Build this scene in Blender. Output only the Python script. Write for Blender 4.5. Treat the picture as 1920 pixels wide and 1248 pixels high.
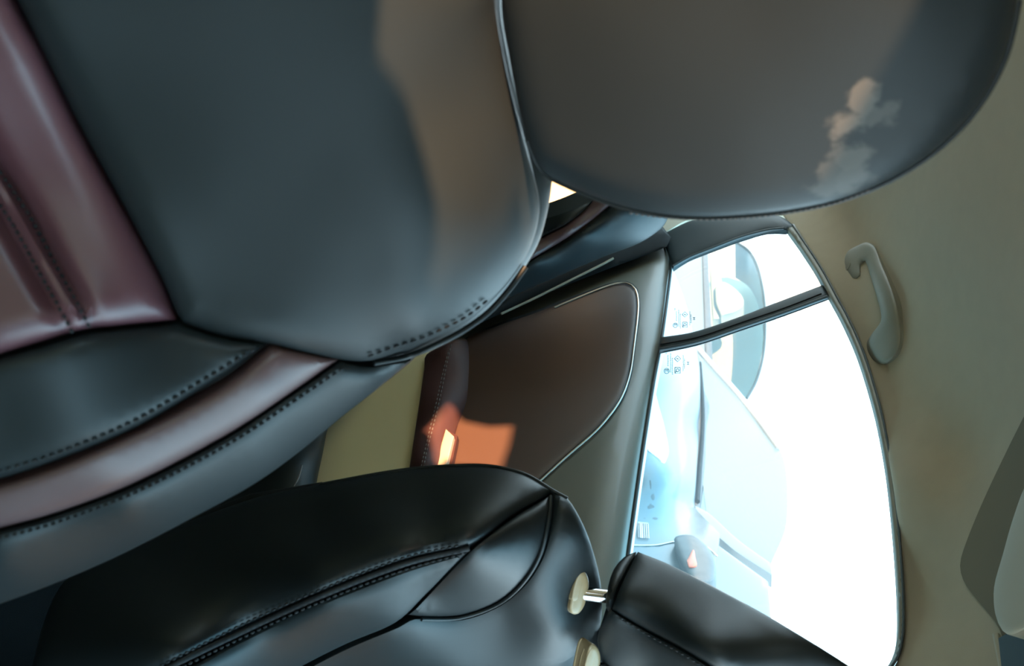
import bpy, bmesh, math, random
import numpy as np
from mathutils import Vector, Matrix
from mathutils.geometry import delaunay_2d_cdt

for o in list(bpy.data.objects):
    bpy.data.objects.remove(o)
S = bpy.context.scene
COL = S.collection
random.seed(4)

# ------------------------------------------------------------------ camera (the phone is held sideways)
# world axes: +X = front of the car, +Y = left side of the car, +Z = up, ground at z = 0
FPX = 1440.0
TH, PI_ = math.radians(38), math.radians(16.7)
CP = np.array([0.0, -0.42, 1.10])
DV = np.array([-math.cos(TH)*math.cos(PI_), math.sin(TH)*math.cos(PI_), -math.sin(PI_)])
RV = np.array([math.sin(TH), math.cos(TH), 0.0])
UV = np.cross(RV, DV)
cam = bpy.data.cameras.new('camera')
cam.sensor_fit = 'HORIZONTAL'; cam.sensor_width = 36.0; cam.lens = 36.0*FPX/1920.0
cam.clip_start = 0.01; cam.clip_end = 200
cam.dof.use_dof = True; cam.dof.focus_distance = 1.1; cam.dof.aperture_fstop = 9.0
co = bpy.data.objects.new('camera', cam); COL.objects.link(co)
bx, by, bz = UV, -RV, -DV
co.matrix_world = Matrix(((bx[0], by[0], bz[0], CP[0]), (bx[1], by[1], bz[1], CP[1]), (bx[2], by[2], bz[2], CP[2]), (0, 0, 0, 1)))
S.camera = co

# ------------------------------------------------------------------ world, sun, exposure
W = bpy.data.worlds.new('sky'); S.world = W; W.use_nodes = True
nt = W.node_tree; bg = nt.nodes['Background']
tc = nt.nodes.new('ShaderNodeTexCoord'); sp = nt.nodes.new('ShaderNodeSeparateXYZ')
mr = nt.nodes.new('ShaderNodeMapRange'); mr.inputs[1].default_value = -0.1; mr.inputs[2].default_value = 0.8
mx = nt.nodes.new('ShaderNodeMix'); mx.data_type = 'RGBA'
mx.inputs[6].default_value = (0.86, 1.05, 1.13, 1); mx.inputs[7].default_value = (0.30, 0.74, 1.0, 1)
nt.links.new(tc.outputs['Generated'], sp.inputs[0]); nt.links.new(sp.outputs[2], mr.inputs[0])
nt.links.new(mr.outputs[0], mx.inputs[0]); nt.links.new(mx.outputs[2], bg.inputs[0])
bg.inputs[1].default_value = 3.2
SUN_T = np.array([-0.36, 0.87, -0.335]); SUN_T /= np.linalg.norm(SUN_T)     # direction the light travels
sl = bpy.data.lights.new('sun', 'SUN'); sl.energy = 11.5; sl.angle = math.radians(0.9); sl.color = (1.0, 0.58, 0.30)
so = bpy.data.objects.new('sun', sl); COL.objects.link(so); so.location = (2, -6, 5)
so.rotation_euler = Vector(SUN_T).to_track_quat('-Z', 'Y').to_euler()
S.view_settings.view_transform = 'Standard'; S.view_settings.look = 'None'
S.view_settings.exposure = 0.95; S.view_settings.gamma = 1.0; S.view_settings.use_curve_mapping = False
try:
    S.cycles.max_bounces = 10; S.cycles.diffuse_bounces = 6; S.cycles.transparent_max_bounces = 12
    S.cycles.sample_clamp_indirect = 8.0; S.cycles.caustics_reflective = False; S.cycles.caustics_refractive = False
except Exception:
    pass

# ------------------------------------------------------------------ measuring helpers
def ray(x, y):
    return DV + (y-624.0)/FPX*RV + (x-960.0)/FPX*UV
def pln(x, y, p0, n):
    q = ray(x, y); n = np.array(n, float)
    return CP + q*(np.dot(np.array(p0, float)-CP, n)/np.dot(q, n))
def AX(x, y, v): return pln(x, y, (v, 0, 0), (1, 0, 0))
def AY(x, y, v): return pln(x, y, (0, v, 0), (0, 1, 0))
def AZ(x, y, v): return pln(x, y, (0, 0, v), (0, 0, 1))
def dep(p): return float(np.dot(np.array(p)-CP, DV))
def pix(p):
    v = np.array(p, float)-CP; w = v @ DV
    return 960+FPX*(v @ UV)/w, 624+FPX*(v @ RV)/w

class Surf:
    """smooth surface through measured points: thin-plate spline on inverse depth"""
    def __init__(self, ctl):
        # ctl: (px, py, 3d point)
        self.k = np.array([[c[0]/1000., c[1]/1000.] for c in ctl])
        v = np.array([1.0/dep(c[2]) for c in ctl]); n = len(v)
        K = self._phi(self.k, self.k); P = np.hstack([np.ones((n, 1)), self.k])
        A = np.zeros((n+3, n+3)); A[:n, :n] = K + np.eye(n)*1e-9; A[:n, n:] = P; A[n:, :n] = P.T
        self.w = np.linalg.lstsq(A, np.concatenate([v, np.zeros(3)]), rcond=None)[0]
    @staticmethod
    def _phi(a, b):
        d2 = ((a[:, None, :]-b[None, :, :])**2).sum(-1)
        return 0.5*d2*np.log(d2+1e-12)
    def depth(self, pts):
        q = np.asarray(pts, float)[:, :2]/1000.
        f = self._phi(q, self.k) @ self.w[:-3] + np.hstack([np.ones((len(q), 1)), q]) @ self.w[-3:]
        return 1.0/np.maximum(f, 0.02)
    def at(self, pts, lift=0.0):
        pts = np.asarray(pts, float); d = self.depth(pts)-lift
        R = DV[None] + (pts[:, 1:2]-624)/FPX*RV[None] + (pts[:, 0:1]-960)/FPX*UV[None]
        return CP[None] + R*d[:, None]

def plane_surf(f):
    """surface from a function f(px, py) -> 3d point that lies on one plane"""
    return Surf([(a, b, f(a, b)) for a, b in ((700, 600), (1200, 600), (900, 1000), (1300, 900))])

def spline(pts, closed=True, step=14.0):
    """Catmull-Rom through pixel points; a third entry 'c' marks a corner"""
    P = [np.array(p[:2], float) for p in pts]; cor = [len(p) > 2 for p in pts]; n = len(P); out = []
    m = n if closed else n-1
    for i in range(m):
        a, b = P[i], P[(i+1) % n]
        pa = P[i-1] if (closed or i > 0) else a; pb = P[(i+2) % n] if (closed or i+2 < n) else b
        ta = (b-a) if cor[i] else (b-pa)/2; tb = (b-a) if cor[(i+1) % n] else (pb-a)/2
        L = np.linalg.norm(b-a)
        ta = ta*min(1.0, L/max(np.linalg.norm(ta), 1e-6)); tb = tb*min(1.0, L/max(np.linalg.norm(tb), 1e-6))
        k = max(1, int(round(L/step)))
        for j in range(k):
            t = j/k; h1 = 2*t**3-3*t**2+1; h2 = t**3-2*t**2+t; h3 = -2*t**3+3*t**2; h4 = t**3-t**2
            out.append(h1*a+h2*ta+h3*b+h4*tb)
    if not closed: out.append(P[-1])
    return np.array(out)

def inside(q, poly):
    x, y = q[:, 0], q[:, 1]; r = np.zeros(len(q), bool); n = len(poly)
    for i in range(n):
        x0, y0 = poly[i]; x1, y1 = poly[(i+1) % n]
        if y0 == y1: continue
        c = ((y0 > y) != (y1 > y)) & (x < (x1-x0)*(y-y0)/(y1-y0)+x0); r ^= c
    return r
def bdist(q, poly):
    a = poly; b = np.roll(poly, -1, 0); best = np.full(len(q), 1e9)
    for i in range(len(a)):
        e = b[i]-a[i]; L = max(e @ e, 1e-9)
        t = np.clip(((q-a[i]) @ e)/L, 0, 1); dd = np.linalg.norm(q-a[i]-t[:, None]*e, axis=1); best = np.minimum(best, dd)
    return best

# ------------------------------------------------------------------ object helpers
def link(name, me, mat, parent=None, smooth=40):
    if mat is not None: me.materials.append(mat)
    me.polygons.foreach_set('use_smooth', [True]*len(me.polygons))
    if smooth: me.set_sharp_from_angle(angle=math.radians(smooth))
    o = bpy.data.objects.new(name, me); COL.objects.link(o)
    if parent is not None:
        o.parent = parent
    return o
def wloc(o):
    v = Vector((0, 0, 0))
    while o is not None: v = v+o.location; o = o.parent
    return np.array(v)
def finish(name, bm, mat, parent=None, smooth=40, label=None):
    bmesh.ops.recalc_face_normals(bm, faces=bm.faces)
    off = wloc(parent)
    for v in bm.verts: v.co -= Vector(off)
    if parent is None and bm.verts:      # top-level mesh: origin at its base
        c = Vector((sum(v.co.x for v in bm.verts)/len(bm.verts), sum(v.co.y for v in bm.verts)/len(bm.verts), min(v.co.z for v in bm.verts)))
        for v in bm.verts: v.co -= c
    me = bpy.data.meshes.new(name); bm.to_mesh(me); bm.free()
    o = link(name, me, mat, parent, smooth)
    if parent is None: o.location = c
    if label: o['label'] = label
    return o
def thing(name, label, cat, loc, group=None):
    o = bpy.data.objects.new(name, None); COL.objects.link(o); o.location = loc; o.empty_display_size = 0.05
    o['label'] = label; o['category'] = cat
    if group: o['group'] = group
    return o
def tag(o, label, cat, group=None):
    o['label'] = label; o['category'] = cat
    if group: o['group'] = group
    return o
def struct(o): o['kind'] = 'structure'; return o

def panel(name, outline, surf, mat, parent=None, bulge=0.012, edge=40, back=(0, 0, 0), grid=22, sm=True, step=14, smooth=40, lift=0.0, label=None, fn=None):
    """a cushion-like solid whose outline is traced on a measured surface; 'back' is its thickness"""
    poly = spline(outline, True, step) if sm else np.array([p[:2] for p in outline], float)
    lo, hi = poly.min(0), poly.max(0)
    gx, gy = np.meshgrid(np.arange(lo[0], hi[0], grid), np.arange(lo[1], hi[1], grid*0.87))
    gx = gx + (np.arange(gx.shape[0]) % 2)[:, None]*grid*0.5
    q = np.stack([gx.ravel(), gy.ravel()], 1)
    ins = [q]
    if bulge > 0:
        t = np.roll(poly, -1, 0)-np.roll(poly, 1, 0); t /= np.maximum(np.linalg.norm(t, axis=1), 1e-6)[:, None]
        nn = np.stack([-t[:, 1], t[:, 0]], 1)
        area = 0.5*np.sum(poly[:, 0]*np.roll(poly[:, 1], -1)-np.roll(poly[:, 0], -1)*poly[:, 1])
        if area < 0: nn = -nn
        for f in (0.06, 0.2, 0.42, 0.7): ins.append(np.hstack([poly+nn*edge*f, np.full((len(poly), 1), edge*f)]))
    pts = [poly]
    k = inside(q, poly); q = q[k]
    if len(q):
        dd = bdist(q, poly); q = q[dd > (edge*0.85 if bulge > 0 else grid*0.5)]; pts.append(q)
    for r in ins[1:]:
        f = r[0, 2]; rr = r[:, :2]; k = inside(rr, poly); rr = rr[k]
        if len(rr): rr = rr[bdist(rr, poly) > f*0.93]; pts.append(rr)
    allp = np.vstack(pts); n = len(poly)
    res = delaunay_2d_cdt([Vector(p) for p in allp], [(i, (i+1) % n) for i in range(n)], [], 1, 1e-4)
    V = np.array([tuple(v) for v in res[0]]); Fc = res[2]
    L = np.full(len(V), lift)
    if bulge > 0:
        x = np.clip(bdist(V, poly)/edge, 0, 1); L = L+bulge*np.sqrt(np.maximum(0, 1-(1-x)**2))
    if fn is not None: L = L+fn(V)
    P3 = surf.at(V, L)
    bm = bmesh.new(); vs = [bm.verts.new(p) for p in P3]
    for f in Fc:
        try: bm.faces.new([vs[i] for i in f])
        except ValueError: pass
    be = [e for e in bm.edges if len(e.link_faces) == 1]
    fr = list(bm.faces)
    b = np.array(back, float)
    if np.any(b):
        vb = [bm.verts.new(p+b) for p in P3]; m = {vs[i]: vb[i] for i in range(len(vs))}
        for e in be: bm.faces.new([e.verts[0], e.verts[1], m[e.verts[1]], m[e.verts[0]]])
        for f in fr: bm.faces.new([m[v] for v in reversed(f.verts)])
    return finish(name, bm, mat, parent, smooth, label)

def add_tube(bm, pts, r, seg=8, cap=True, flat=1.0):
    pts = [Vector(p) for p in pts]; rings = []; prev = None
    for i, p in enumerate(pts):
        t = (pts[min(i+1, len(pts)-1)]-pts[max(i-1, 0)])
        if t.length < 1e-9: t = Vector((0, 0, 1))
        t.normalize()
        if prev is None:
            a = Vector((0, 0, 1)) if abs(t.z) < 0.9 else Vector((1, 0, 0)); nrm = (a-t*a.dot(t)).normalized()
        else:
            nrm = (prev-t*prev.dot(t))
            nrm = nrm.normalized() if nrm.length > 1e-6 else prev
        prev = nrm; bn = t.cross(nrm); rr = r[i] if hasattr(r, '__len__') else r
        rings.append([bm.verts.new(p+(nrm*math.cos(2*math.pi*k/seg)+bn*flat*math.sin(2*math.pi*k/seg))*rr) for k in range(seg)])
    for a, b in zip(rings[:-1], rings[1:]):
        for k in range(seg): bm.faces.new([a[k], a[(k+1) % seg], b[(k+1) % seg], b[k]])
    if cap:
        bm.faces.new(list(reversed(rings[0]))); bm.faces.new(rings[-1])
def tube(name, pts, r, mat, parent=None, seg=8, label=None, flat=1.0):
    bm = bmesh.new(); add_tube(bm, pts, r, seg, True, flat); return finish(name, bm, mat, parent, 60, label)
def line(name, px, surf, r, mat, parent=None, lift=0.001, step=10, label=None):
    return tube(name, surf.at(spline(px, False, step), lift), r, mat, parent, 8, label)
def stitch(name, pxs, surf, mat, parent, lift=0.003, pitch=16, fill=0.62, r=0.0011):
    """rows of thread dashes on a surface, one object per row"""
    for px in pxs:
        bm = bmesh.new()
        c = spline(px, False, 3.0); s = np.concatenate([[0], np.cumsum(np.linalg.norm(np.diff(c, axis=0), axis=1))])
        k = 0.0
        while k+pitch*fill < s[-1]:
            q = [[np.interp(t, s, c[:, 0]), np.interp(t, s, c[:, 1])] for t in np.linspace(k, k+pitch*fill, 4)]
            w = surf.at(np.array(q), np.array([lift-r*0.8, lift, lift, lift-r*0.8])); add_tube(bm, w, [r*0.5, r, r, r*0.5], 6)
            k += pitch
        finish(name, bm, mat, parent, 60)
def add_box(bm, lo, hi, bev=0.0):
    r = bmesh.ops.create_cube(bm, size=1.0); vs = r['verts']
    for v in vs:
        v.co = Vector([lo[i]+(v.co[i]+0.5)*(hi[i]-lo[i]) for i in range(3)])
    if bev > 0:
        es = list({e for v in vs for e in v.link_edges})
        bmesh.ops.bevel(bm, geom=es, offset=bev, segments=3, affect='EDGES', profile=0.5)
def box(name, lo, hi, mat, parent=None, bev=0.0, label=None):
    bm = bmesh.new(); add_box(bm, lo, hi, bev); return finish(name, bm, mat, parent, 40, label)

# ------------------------------------------------------------------ materials
def mat(name, col, rough=0.5, metal=0.0, spec=0.5, bump=0.0, scale=400.0, var=0.0, vscale=6.0, coat=0.0, sheen=0.0):
    m = bpy.data.materials.new(name); m.use_nodes = True; t = m.node_tree; p = t.nodes['Principled BSDF']
    p.inputs['Base Color'].default_value = (*col, 1); p.inputs['Roughness'].default_value = rough
    p.inputs['Metallic'].default_value = metal; p.inputs['Specular IOR Level'].default_value = spec
    p.inputs['Coat Weight'].default_value = coat; p.inputs['Sheen Weight'].default_value = sheen
    g = t.nodes.new('ShaderNodeNewGeometry')
    if bump > 0:
        n = t.nodes.new('ShaderNodeTexNoise'); n.inputs['Scale'].default_value = scale; n.inputs['Detail'].default_value = 4
        v = t.nodes.new('ShaderNodeTexVoronoi'); v.inputs['Scale'].default_value = scale*1.6
        a = t.nodes.new('ShaderNodeMath'); a.operation = 'ADD'
        b = t.nodes.new('ShaderNodeBump'); b.inputs['Strength'].default_value = bump; b.inputs['Distance'].default_value = 0.0006
        t.links.new(g.outputs['Position'], n.inputs['Vector']); t.links.new(g.outputs['Position'], v.inputs['Vector'])
        t.links.new(n.outputs[0], a.inputs[0]); t.links.new(v.outputs[0], a.inputs[1])
        t.links.new(a.outputs[0], b.inputs['Height']); t.links.new(b.outputs[0], p.inputs['Normal'])
    if var > 0:
        n = t.nodes.new('ShaderNodeTexNoise'); n.inputs['Scale'].default_value = vscale; n.inputs['Detail'].default_value = 3
        k = t.nodes.new('ShaderNodeMix'); k.data_type = 'RGBA'
        k.inputs[6].default_value = (*[c*(1-var) for c in col], 1); k.inputs[7].default_value = (*[min(1, c*(1+var)) for c in col], 1)
        t.links.new(g.outputs['Position'], n.inputs['Vector']); t.links.new(n.outputs[0], k.inputs[0]); t.links.new(k.outputs[2], p.inputs['Base Color'])
    return m
M = {}
M['leather'] = mat('charcoal_leather', (0.0165, 0.0205, 0.0222), 0.42, spec=0.27, bump=0.12, scale=1300)
M['leather_side'] = mat('black_leather', (0.011, 0.013, 0.014), 0.38, spec=0.32, bump=0.12, scale=1300)
M['burgundy'] = mat('burgundy_leather', (0.115, 0.044, 0.054), 0.40, spec=0.7, bump=0.12, scale=1300)
M['stripe'] = mat('mauve_piping_leather', (0.11, 0.060, 0.060), 0.40, spec=0.5, bump=0.12, scale=1300)
M['thread'] = mat('dark_thread', (0.012, 0.012, 0.014), 0.8)
M['thread_pale'] = mat('grey_thread', (0.16, 0.13, 0.12), 0.8)
M['seam'] = mat('seam_black', (0.010, 0.010, 0.012), 0.7)
M['door_leather'] = mat('russet_leather', (0.088, 0.042, 0.028), 0.50, spec=0.85, bump=0.12, scale=400)
M['armrest'] = mat('oxblood_leather', (0.075, 0.030, 0.028), 0.55, spec=0.35, bump=0.15, scale=400)
M['door_grey'] = mat('grey_green_trim', (0.15, 0.142, 0.113), 0.38, spec=0.7, bump=0.15, scale=600, coat=0.15)
M['cream'] = mat('cream_plastic', (0.86, 0.69, 0.40), 0.55, bump=0.1, scale=500)
M['headliner'] = mat('headliner_fabric', (0.42, 0.345, 0.250), 0.9, spec=0.2, bump=0.3, scale=900, var=0.05, vscale=30, sheen=0.1)
M['trim_grey'] = mat('pillar_trim', (0.42, 0.37, 0.28), 0.6, bump=0.15, scale=700)
M['handle_grey'] = mat('handle_plastic', (0.24, 0.22, 0.175), 0.45, spec=0.5)
M['ivory'] = mat('ivory_plastic', (0.50, 0.42, 0.33), 0.35, spec=0.5)
M['painted_shadow'] = mat('painted_shadow_grey', (0.20, 0.17, 0.125), 0.9, spec=0.1)  # ceiling shadow put into a darker grey
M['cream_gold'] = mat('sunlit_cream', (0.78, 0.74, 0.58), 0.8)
M['rubber'] = mat('window_rubber', (0.035, 0.045, 0.050), 0.5)
M['frame_dark'] = mat('window_frame_black', (0.020, 0.030, 0.034), 0.48, spec=0.28)
M['chrome'] = mat('polished_chrome', (0.50, 0.50, 0.50), 0.12, metal=1.0)
M['satin'] = mat('satin_metal', (0.72, 0.66, 0.58), 0.3, metal=1.0)
M['champagne'] = mat('champagne_plastic', (0.42, 0.30, 0.17), 0.3, spec=0.5)
M['black'] = mat('black_plastic', (0.010, 0.011, 0.012), 0.6, spec=0.15)
M['carpet'] = mat('dark_carpet', (0.010, 0.011, 0.012), 0.95, spec=0.05, bump=0.5, scale=700)
M['paint'] = mat('pale_blue_paint', (0.085, 0.105, 0.118), 0.35, coat=0.15)
M['paint_white'] = mat('white_paint', (0.20, 0.235, 0.25), 0.35, coat=0.2)
M['paint_dark'] = mat('dark_car_trim', (0.05, 0.05, 0.05), 0.5, var=0.4, vscale=30)
M['car_window'] = mat('pale_car_window', (0.085, 0.108, 0.118), 0.2, spec=0.3)
M['lamp_glass'] = mat('headlamp_white', (0.95, 0.95, 0.95), 0.1, coat=1.0)
M['orange'] = mat('orange_lens', (0.50, 0.10, 0.04), 0.3)
M['seat_cream'] = mat('cream_seat_cloth', (0.28, 0.26, 0.19), 0.9)
M['asphalt'] = mat('sunny_asphalt', (0.50, 0.47, 0.43), 0.9, bump=0.3, scale=60, var=0.15, vscale=8)
M['plaster'] = mat('cream_plaster', (0.90, 0.82, 0.72), 0.9)
M['ink'] = mat('etched_ink', (0.03, 0.05, 0.06), 0.7)

def smudged(base, name, spots, dust=(0.20, 0.185, 0.165)):
    """the same leather with whitish dust smears of their own shape; spots: (point, radius, strength)"""
    m = base.copy(); m.name = name; t = m.node_tree; p = t.nodes['Principled BSDF']; p.inputs['Specular IOR Level'].default_value = 0.22
    g = t.nodes.new('ShaderNodeNewGeometry'); n = t.nodes.new('ShaderNodeTexNoise'); n.inputs['Scale'].default_value = 75; n.inputs['Detail'].default_value = 3
    t.links.new(g.outputs['Position'], n.inputs['Vector'])
    off = t.nodes.new('ShaderNodeMath'); off.operation = 'MULTIPLY_ADD'; off.inputs[1].default_value = 0.024; off.inputs[2].default_value = -0.012
    t.links.new(n.outputs[0], off.inputs[0]); prev = None
    for c, r, k in spots:
        d = t.nodes.new('ShaderNodeVectorMath'); d.operation = 'DISTANCE'; d.inputs[1].default_value = tuple(c); t.links.new(g.outputs['Position'], d.inputs[0])
        a = t.nodes.new('ShaderNodeMath'); a.operation = 'ADD'; t.links.new(d.outputs['Value'], a.inputs[0]); t.links.new(off.outputs[0], a.inputs[1])
        q = t.nodes.new('ShaderNodeMapRange'); q.interpolation_type = 'SMOOTHSTEP'; q.inputs[1].default_value = r*0.45; q.inputs[2].default_value = r; q.inputs[3].default_value = k; q.inputs[4].default_value = 0
        t.links.new(a.outputs[0], q.inputs[0])
        if prev is None: prev = q.outputs[0]
        else:
            w = t.nodes.new('ShaderNodeMath'); w.operation = 'MAXIMUM'; t.links.new(prev, w.inputs[0]); t.links.new(q.outputs[0], w.inputs[1]); prev = w.outputs[0]
    x = t.nodes.new('ShaderNodeMix'); x.data_type = 'RGBA'; x.inputs[6].default_value = p.inputs['Base Color'].default_value; x.inputs[7].default_value = (*dust, 1)
    t.links.new(prev, x.inputs[0]); t.links.new(x.outputs[2], p.inputs['Base Color']); return m

def glass(name, tint=(0.90, 0.97, 1.0), haze=0.10):
    m = bpy.data.materials.new(name); m.use_nodes = True; t = m.node_tree; t.nodes.clear()
    o = t.nodes.new('ShaderNodeOutputMaterial'); tr = t.nodes.new('ShaderNodeBsdfTransparent'); tr.inputs[0].default_value = (*tint, 1)
    gl = t.nodes.new('ShaderNodeBsdfGlossy'); gl.inputs['Roughness'].default_value = 0.03
    tl = t.nodes.new('ShaderNodeBsdfTranslucent'); tl.inputs[0].default_value = (0.80, 0.93, 1.0, 1)
    n = t.nodes.new('ShaderNodeTexNoise'); n.inputs['Scale'].default_value = 9; n.inputs['Detail'].default_value = 5
    mr_ = t.nodes.new('ShaderNodeMapRange'); mr_.inputs[3].default_value = haze*0.6; mr_.inputs[4].default_value = haze*1.4
    a = t.nodes.new('ShaderNodeMixShader'); b = t.nodes.new('ShaderNodeMixShader')
    g = t.nodes.new('ShaderNodeNewGeometry'); t.links.new(g.outputs['Position'], n.inputs['Vector'])
    t.links.new(n.outputs[0], mr_.inputs[0]); t.links.new(mr_.outputs[0], a.inputs[0])
    t.links.new(tr.outputs[0], a.inputs[1]); t.links.new(tl.outputs[0], a.inputs[2])
    b.inputs[0].default_value = 0.05; t.links.new(a.outputs[0], b.inputs[1]); t.links.new(gl.outputs[0], b.inputs[2])
    t.links.new(b.outputs[0], o.inputs[0]); return m
M['glass'] = glass('hazed_window_glass', haze=0.05)  # translucent veil mixed in to imitate overexposure haze

# ------------------------------------------------------------------ the driver's seat, close to the camera
Y0 = -0.37
def backn(deg): return (math.cos(math.radians(deg)), 0, math.sin(math.radians(deg)))
SB = backn(27)
def sb(x, y, h=0.0):
    return pln(x, y, np.array([-.40, 0, .95])+np.array(SB)*h, SB)
def C_(x, y, h=0.0): return (x, y, sb(x, y, h))
seat_s = Surf([
    C_(940, 0, -.012), C_(900, 0, .0), C_(700, 0, .010), C_(400, 0, .006), C_(60, 0, 0), C_(0, 0, -.004),
    C_(1012, 385, -.03), C_(985, 260, -.014), C_(850, 200, .008), C_(900, 400, .012), C_(600, 300, .014), C_(960, 530, -.02), C_(900, 590, -.01),
    C_(700, 500, .022), C_(400, 350, .008), C_(500, 560, .018), C_(680, 670, .012), C_(780, 640, .006),
    C_(0, 350, -.004), C_(150, 350, .0), C_(0, 640, .052), C_(320, 600, .022), C_(150, 610, .046), C_(0, 560, .036), C_(150, 520, .026),
    C_(0, 780, .060), C_(200, 720, .053), C_(400, 690, .034),
    C_(0, 950, .068), C_(250, 850, .060), C_(480, 725, .038), C_(570, 680, .024),
    C_(0, 1060, .060), C_(0, 1130, .025), C_(250, 970, .050), C_(250, 1030, .015), C_(480, 840, .026), C_(560, 850, -.01), C_(700, 710, .0), C_(770, 680, -.02),
    C_(500, -300, .006), C_(900, -300, -.01), C_(0, -300, 0), C_(0, -600, .05), C_(600, -700, .02), C_(900, -600, -.02)])
driver = thing('front_seat', 'near front seat with wide charcoal shoulder panel, burgundy centre and mauve bolster stripe', 'car seat', (-0.30, Y0, 0.30))
BK = (-0.075, 0, -0.028)
shell = panel('backrest_shell', [(960, -620), (965, -200), (940, 0), (955, 110), (975, 200), (1000, 275), (1036, 332, 'c'), (1030, 380), (1012, 450), (985, 500), (945, 560), (880, 612), (800, 650), (768, 680),
    (700, 735), (640, 782), (560, 848), (480, 905), (400, 950), (200, 1052), (0, 1132), (-250, 1210, 'c'), (-260, -700, 'c')], seat_s, M['leather_side'], driver, 0.008, 26, (-0.06, 0, -0.03), 40, lift=-0.016)
panel('shoulder_panel', [(930, -640, 'c'), (950, -200), (932, 0), (945, 100), (965, 190), (985, 265), (1003, 335), (1012, 385), (1003, 440), (980, 492), (940, 545), (880, 600), (800, 640), (740, 662), (690, 676), (640, 674),
    (570, 660), (500, 643), (420, 630), (345, 606, 'c'), (330, 585), (300, 515), (240, 400), (150, 235), (75, 85), (30, -10), (-60, -250), (-160, -640, 'c')], seat_s, M['leather'], driver, 0.012, 55, BK, 24)
RIDGE = spline([(-330, -250), (-160, 60), (-10, 335), (40, 415), (90, 505), (130, 575), (160, 640)], False, 8)
def groove(V):      # the ridge between two troughs sewn down the centre insert
    d_ = np.full(len(V), 1e9); sgn = np.zeros(len(V))
    for a_, b_ in zip(RIDGE[:-1], RIDGE[1:]):
        e_ = b_-a_; t_ = np.clip(((V-a_) @ e_)/(e_ @ e_), 0, 1); w_ = V-a_-t_[:, None]*e_; dd = np.linalg.norm(w_, axis=1)
        d_ = np.minimum(d_, dd)
    return (0.0035*np.exp(-(d_/13)**2)-0.008*np.exp(-((d_-26)/17)**2))*np.clip((628-V[:, 1])/70, 0.0, 1)
panel('centre_insert', [(25, 0), (70, 85), (145, 238), (235, 403), (296, 520), (330, 600, 'c'), (250, 608), (150, 620), (70, 643), (0, 664), (-260, 740, 'c'), (-300, -600, 'c'), (-170, -600, 'c'), (-60, -220)],
    seat_s, M['burgundy'], driver, 0.016, 60, BK, 12, fn=groove)
panel('inner_bolster', [(-250, 750, 'c'), (0, 670), (80, 648), (150, 627), (250, 614), (335, 608, 'c'), (420, 634), (496, 645, 'c'), (440, 690), (380, 728), (250, 803), (100, 864), (0, 897), (-250, 965, 'c')], seat_s, M['leather'], driver, 0.010, 34, BK, 18)
panel('bolster_stripe', [(-250, 980, 'c'), (0, 908), (120, 868), (300, 788), (420, 722), (512, 650, 'c'), (570, 661), (634, 674, 'c'), (560, 726), (430, 812), (250, 906), (100, 962), (0, 990), (-250, 1060, 'c')], seat_s, M['stripe'], driver, 0.009, 28, BK, 16)
panel('outer_bolster', [(-250, 1070, 'c'), (0, 994), (100, 967), (250, 911), (430, 817), (560, 731), (638, 677, 'c'), (690, 686), (770, 676, 'c'), (700, 735), (640, 781), (560, 847), (480, 903), (400, 948), (200, 1051), (0, 1130), (-250, 1205, 'c')],
    seat_s, M['leather'], driver, 0.014, 44, BK, 18)
stitch('bolster_stitching', [[(-20, 888), (100, 852), (250, 790), (378, 715), (436, 679), (486, 650)]], seat_s, M['thread'], driver, 0.0085, 17, 0.55, 0.0011)
stitch('bolster_stitching', [[(-20, 1014), (100, 982), (250, 926), (430, 833), (566, 743), (646, 688)]], seat_s, M['thread'], driver, 0.0105, 15, 0.55, 0.0010)
stitch('shoulder_stitching', [[(690, 668), (740, 650), (800, 630), (870, 596), (915, 562)]], seat_s, M['thread'], driver, 0.011, 17, 0.62, 0.0010)
stitch('centre_stitching', [[(-10, 308), (54, 402), (104, 495), (145, 570), (172, 622)], [(-28, 345), (26, 424), (76, 515), (116, 585), (138, 628)]], seat_s, M['thread'], driver, 0.0125, 15, 0.55, 0.0010)
line('shoulder_piping', [(700, 680), (770, 666), (850, 630), (910, 590), (950, 548), (985, 500)], seat_s, 0.0022, M['leather_side'], driver, 0.0)

def symmetrise(o, keep=1):
    """the half seen from here, mirrored across the middle plane of the seat"""
    bm = bmesh.new(); bm.from_mesh(o.data)
    bmesh.ops.bisect_plane(bm, geom=list(bm.verts)+list(bm.edges)+list(bm.faces), plane_co=(0, 0, 0), plane_no=(0, keep, 0), clear_inner=True, dist=1e-5)
    bmesh.ops.mirror(bm, geom=list(bm.verts)+list(bm.edges)+list(bm.faces), axis='Y', merge_dist=1e-4)
    bmesh.ops.recalc_face_normals(bm, faces=bm.faces); bm.to_mesh(o.data); bm.free()
    o.data.polygons.foreach_set('use_smooth', [True]*len(o.data.polygons)); o.data.set_sharp_from_angle(angle=math.radians(40))
for o in list(driver.children):
    if o.name.split('.')[0] in ('backrest_shell', 'shoulder_panel', 'centre_insert'): symmetrise(o)
    elif 'bolster' in o.name:
        c = o.copy(); c.data = o.data.copy(); COL.objects.link(c)
        for v in c.data.vertices: v.co.y = -v.co.y
        c.data.flip_normals()

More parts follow.
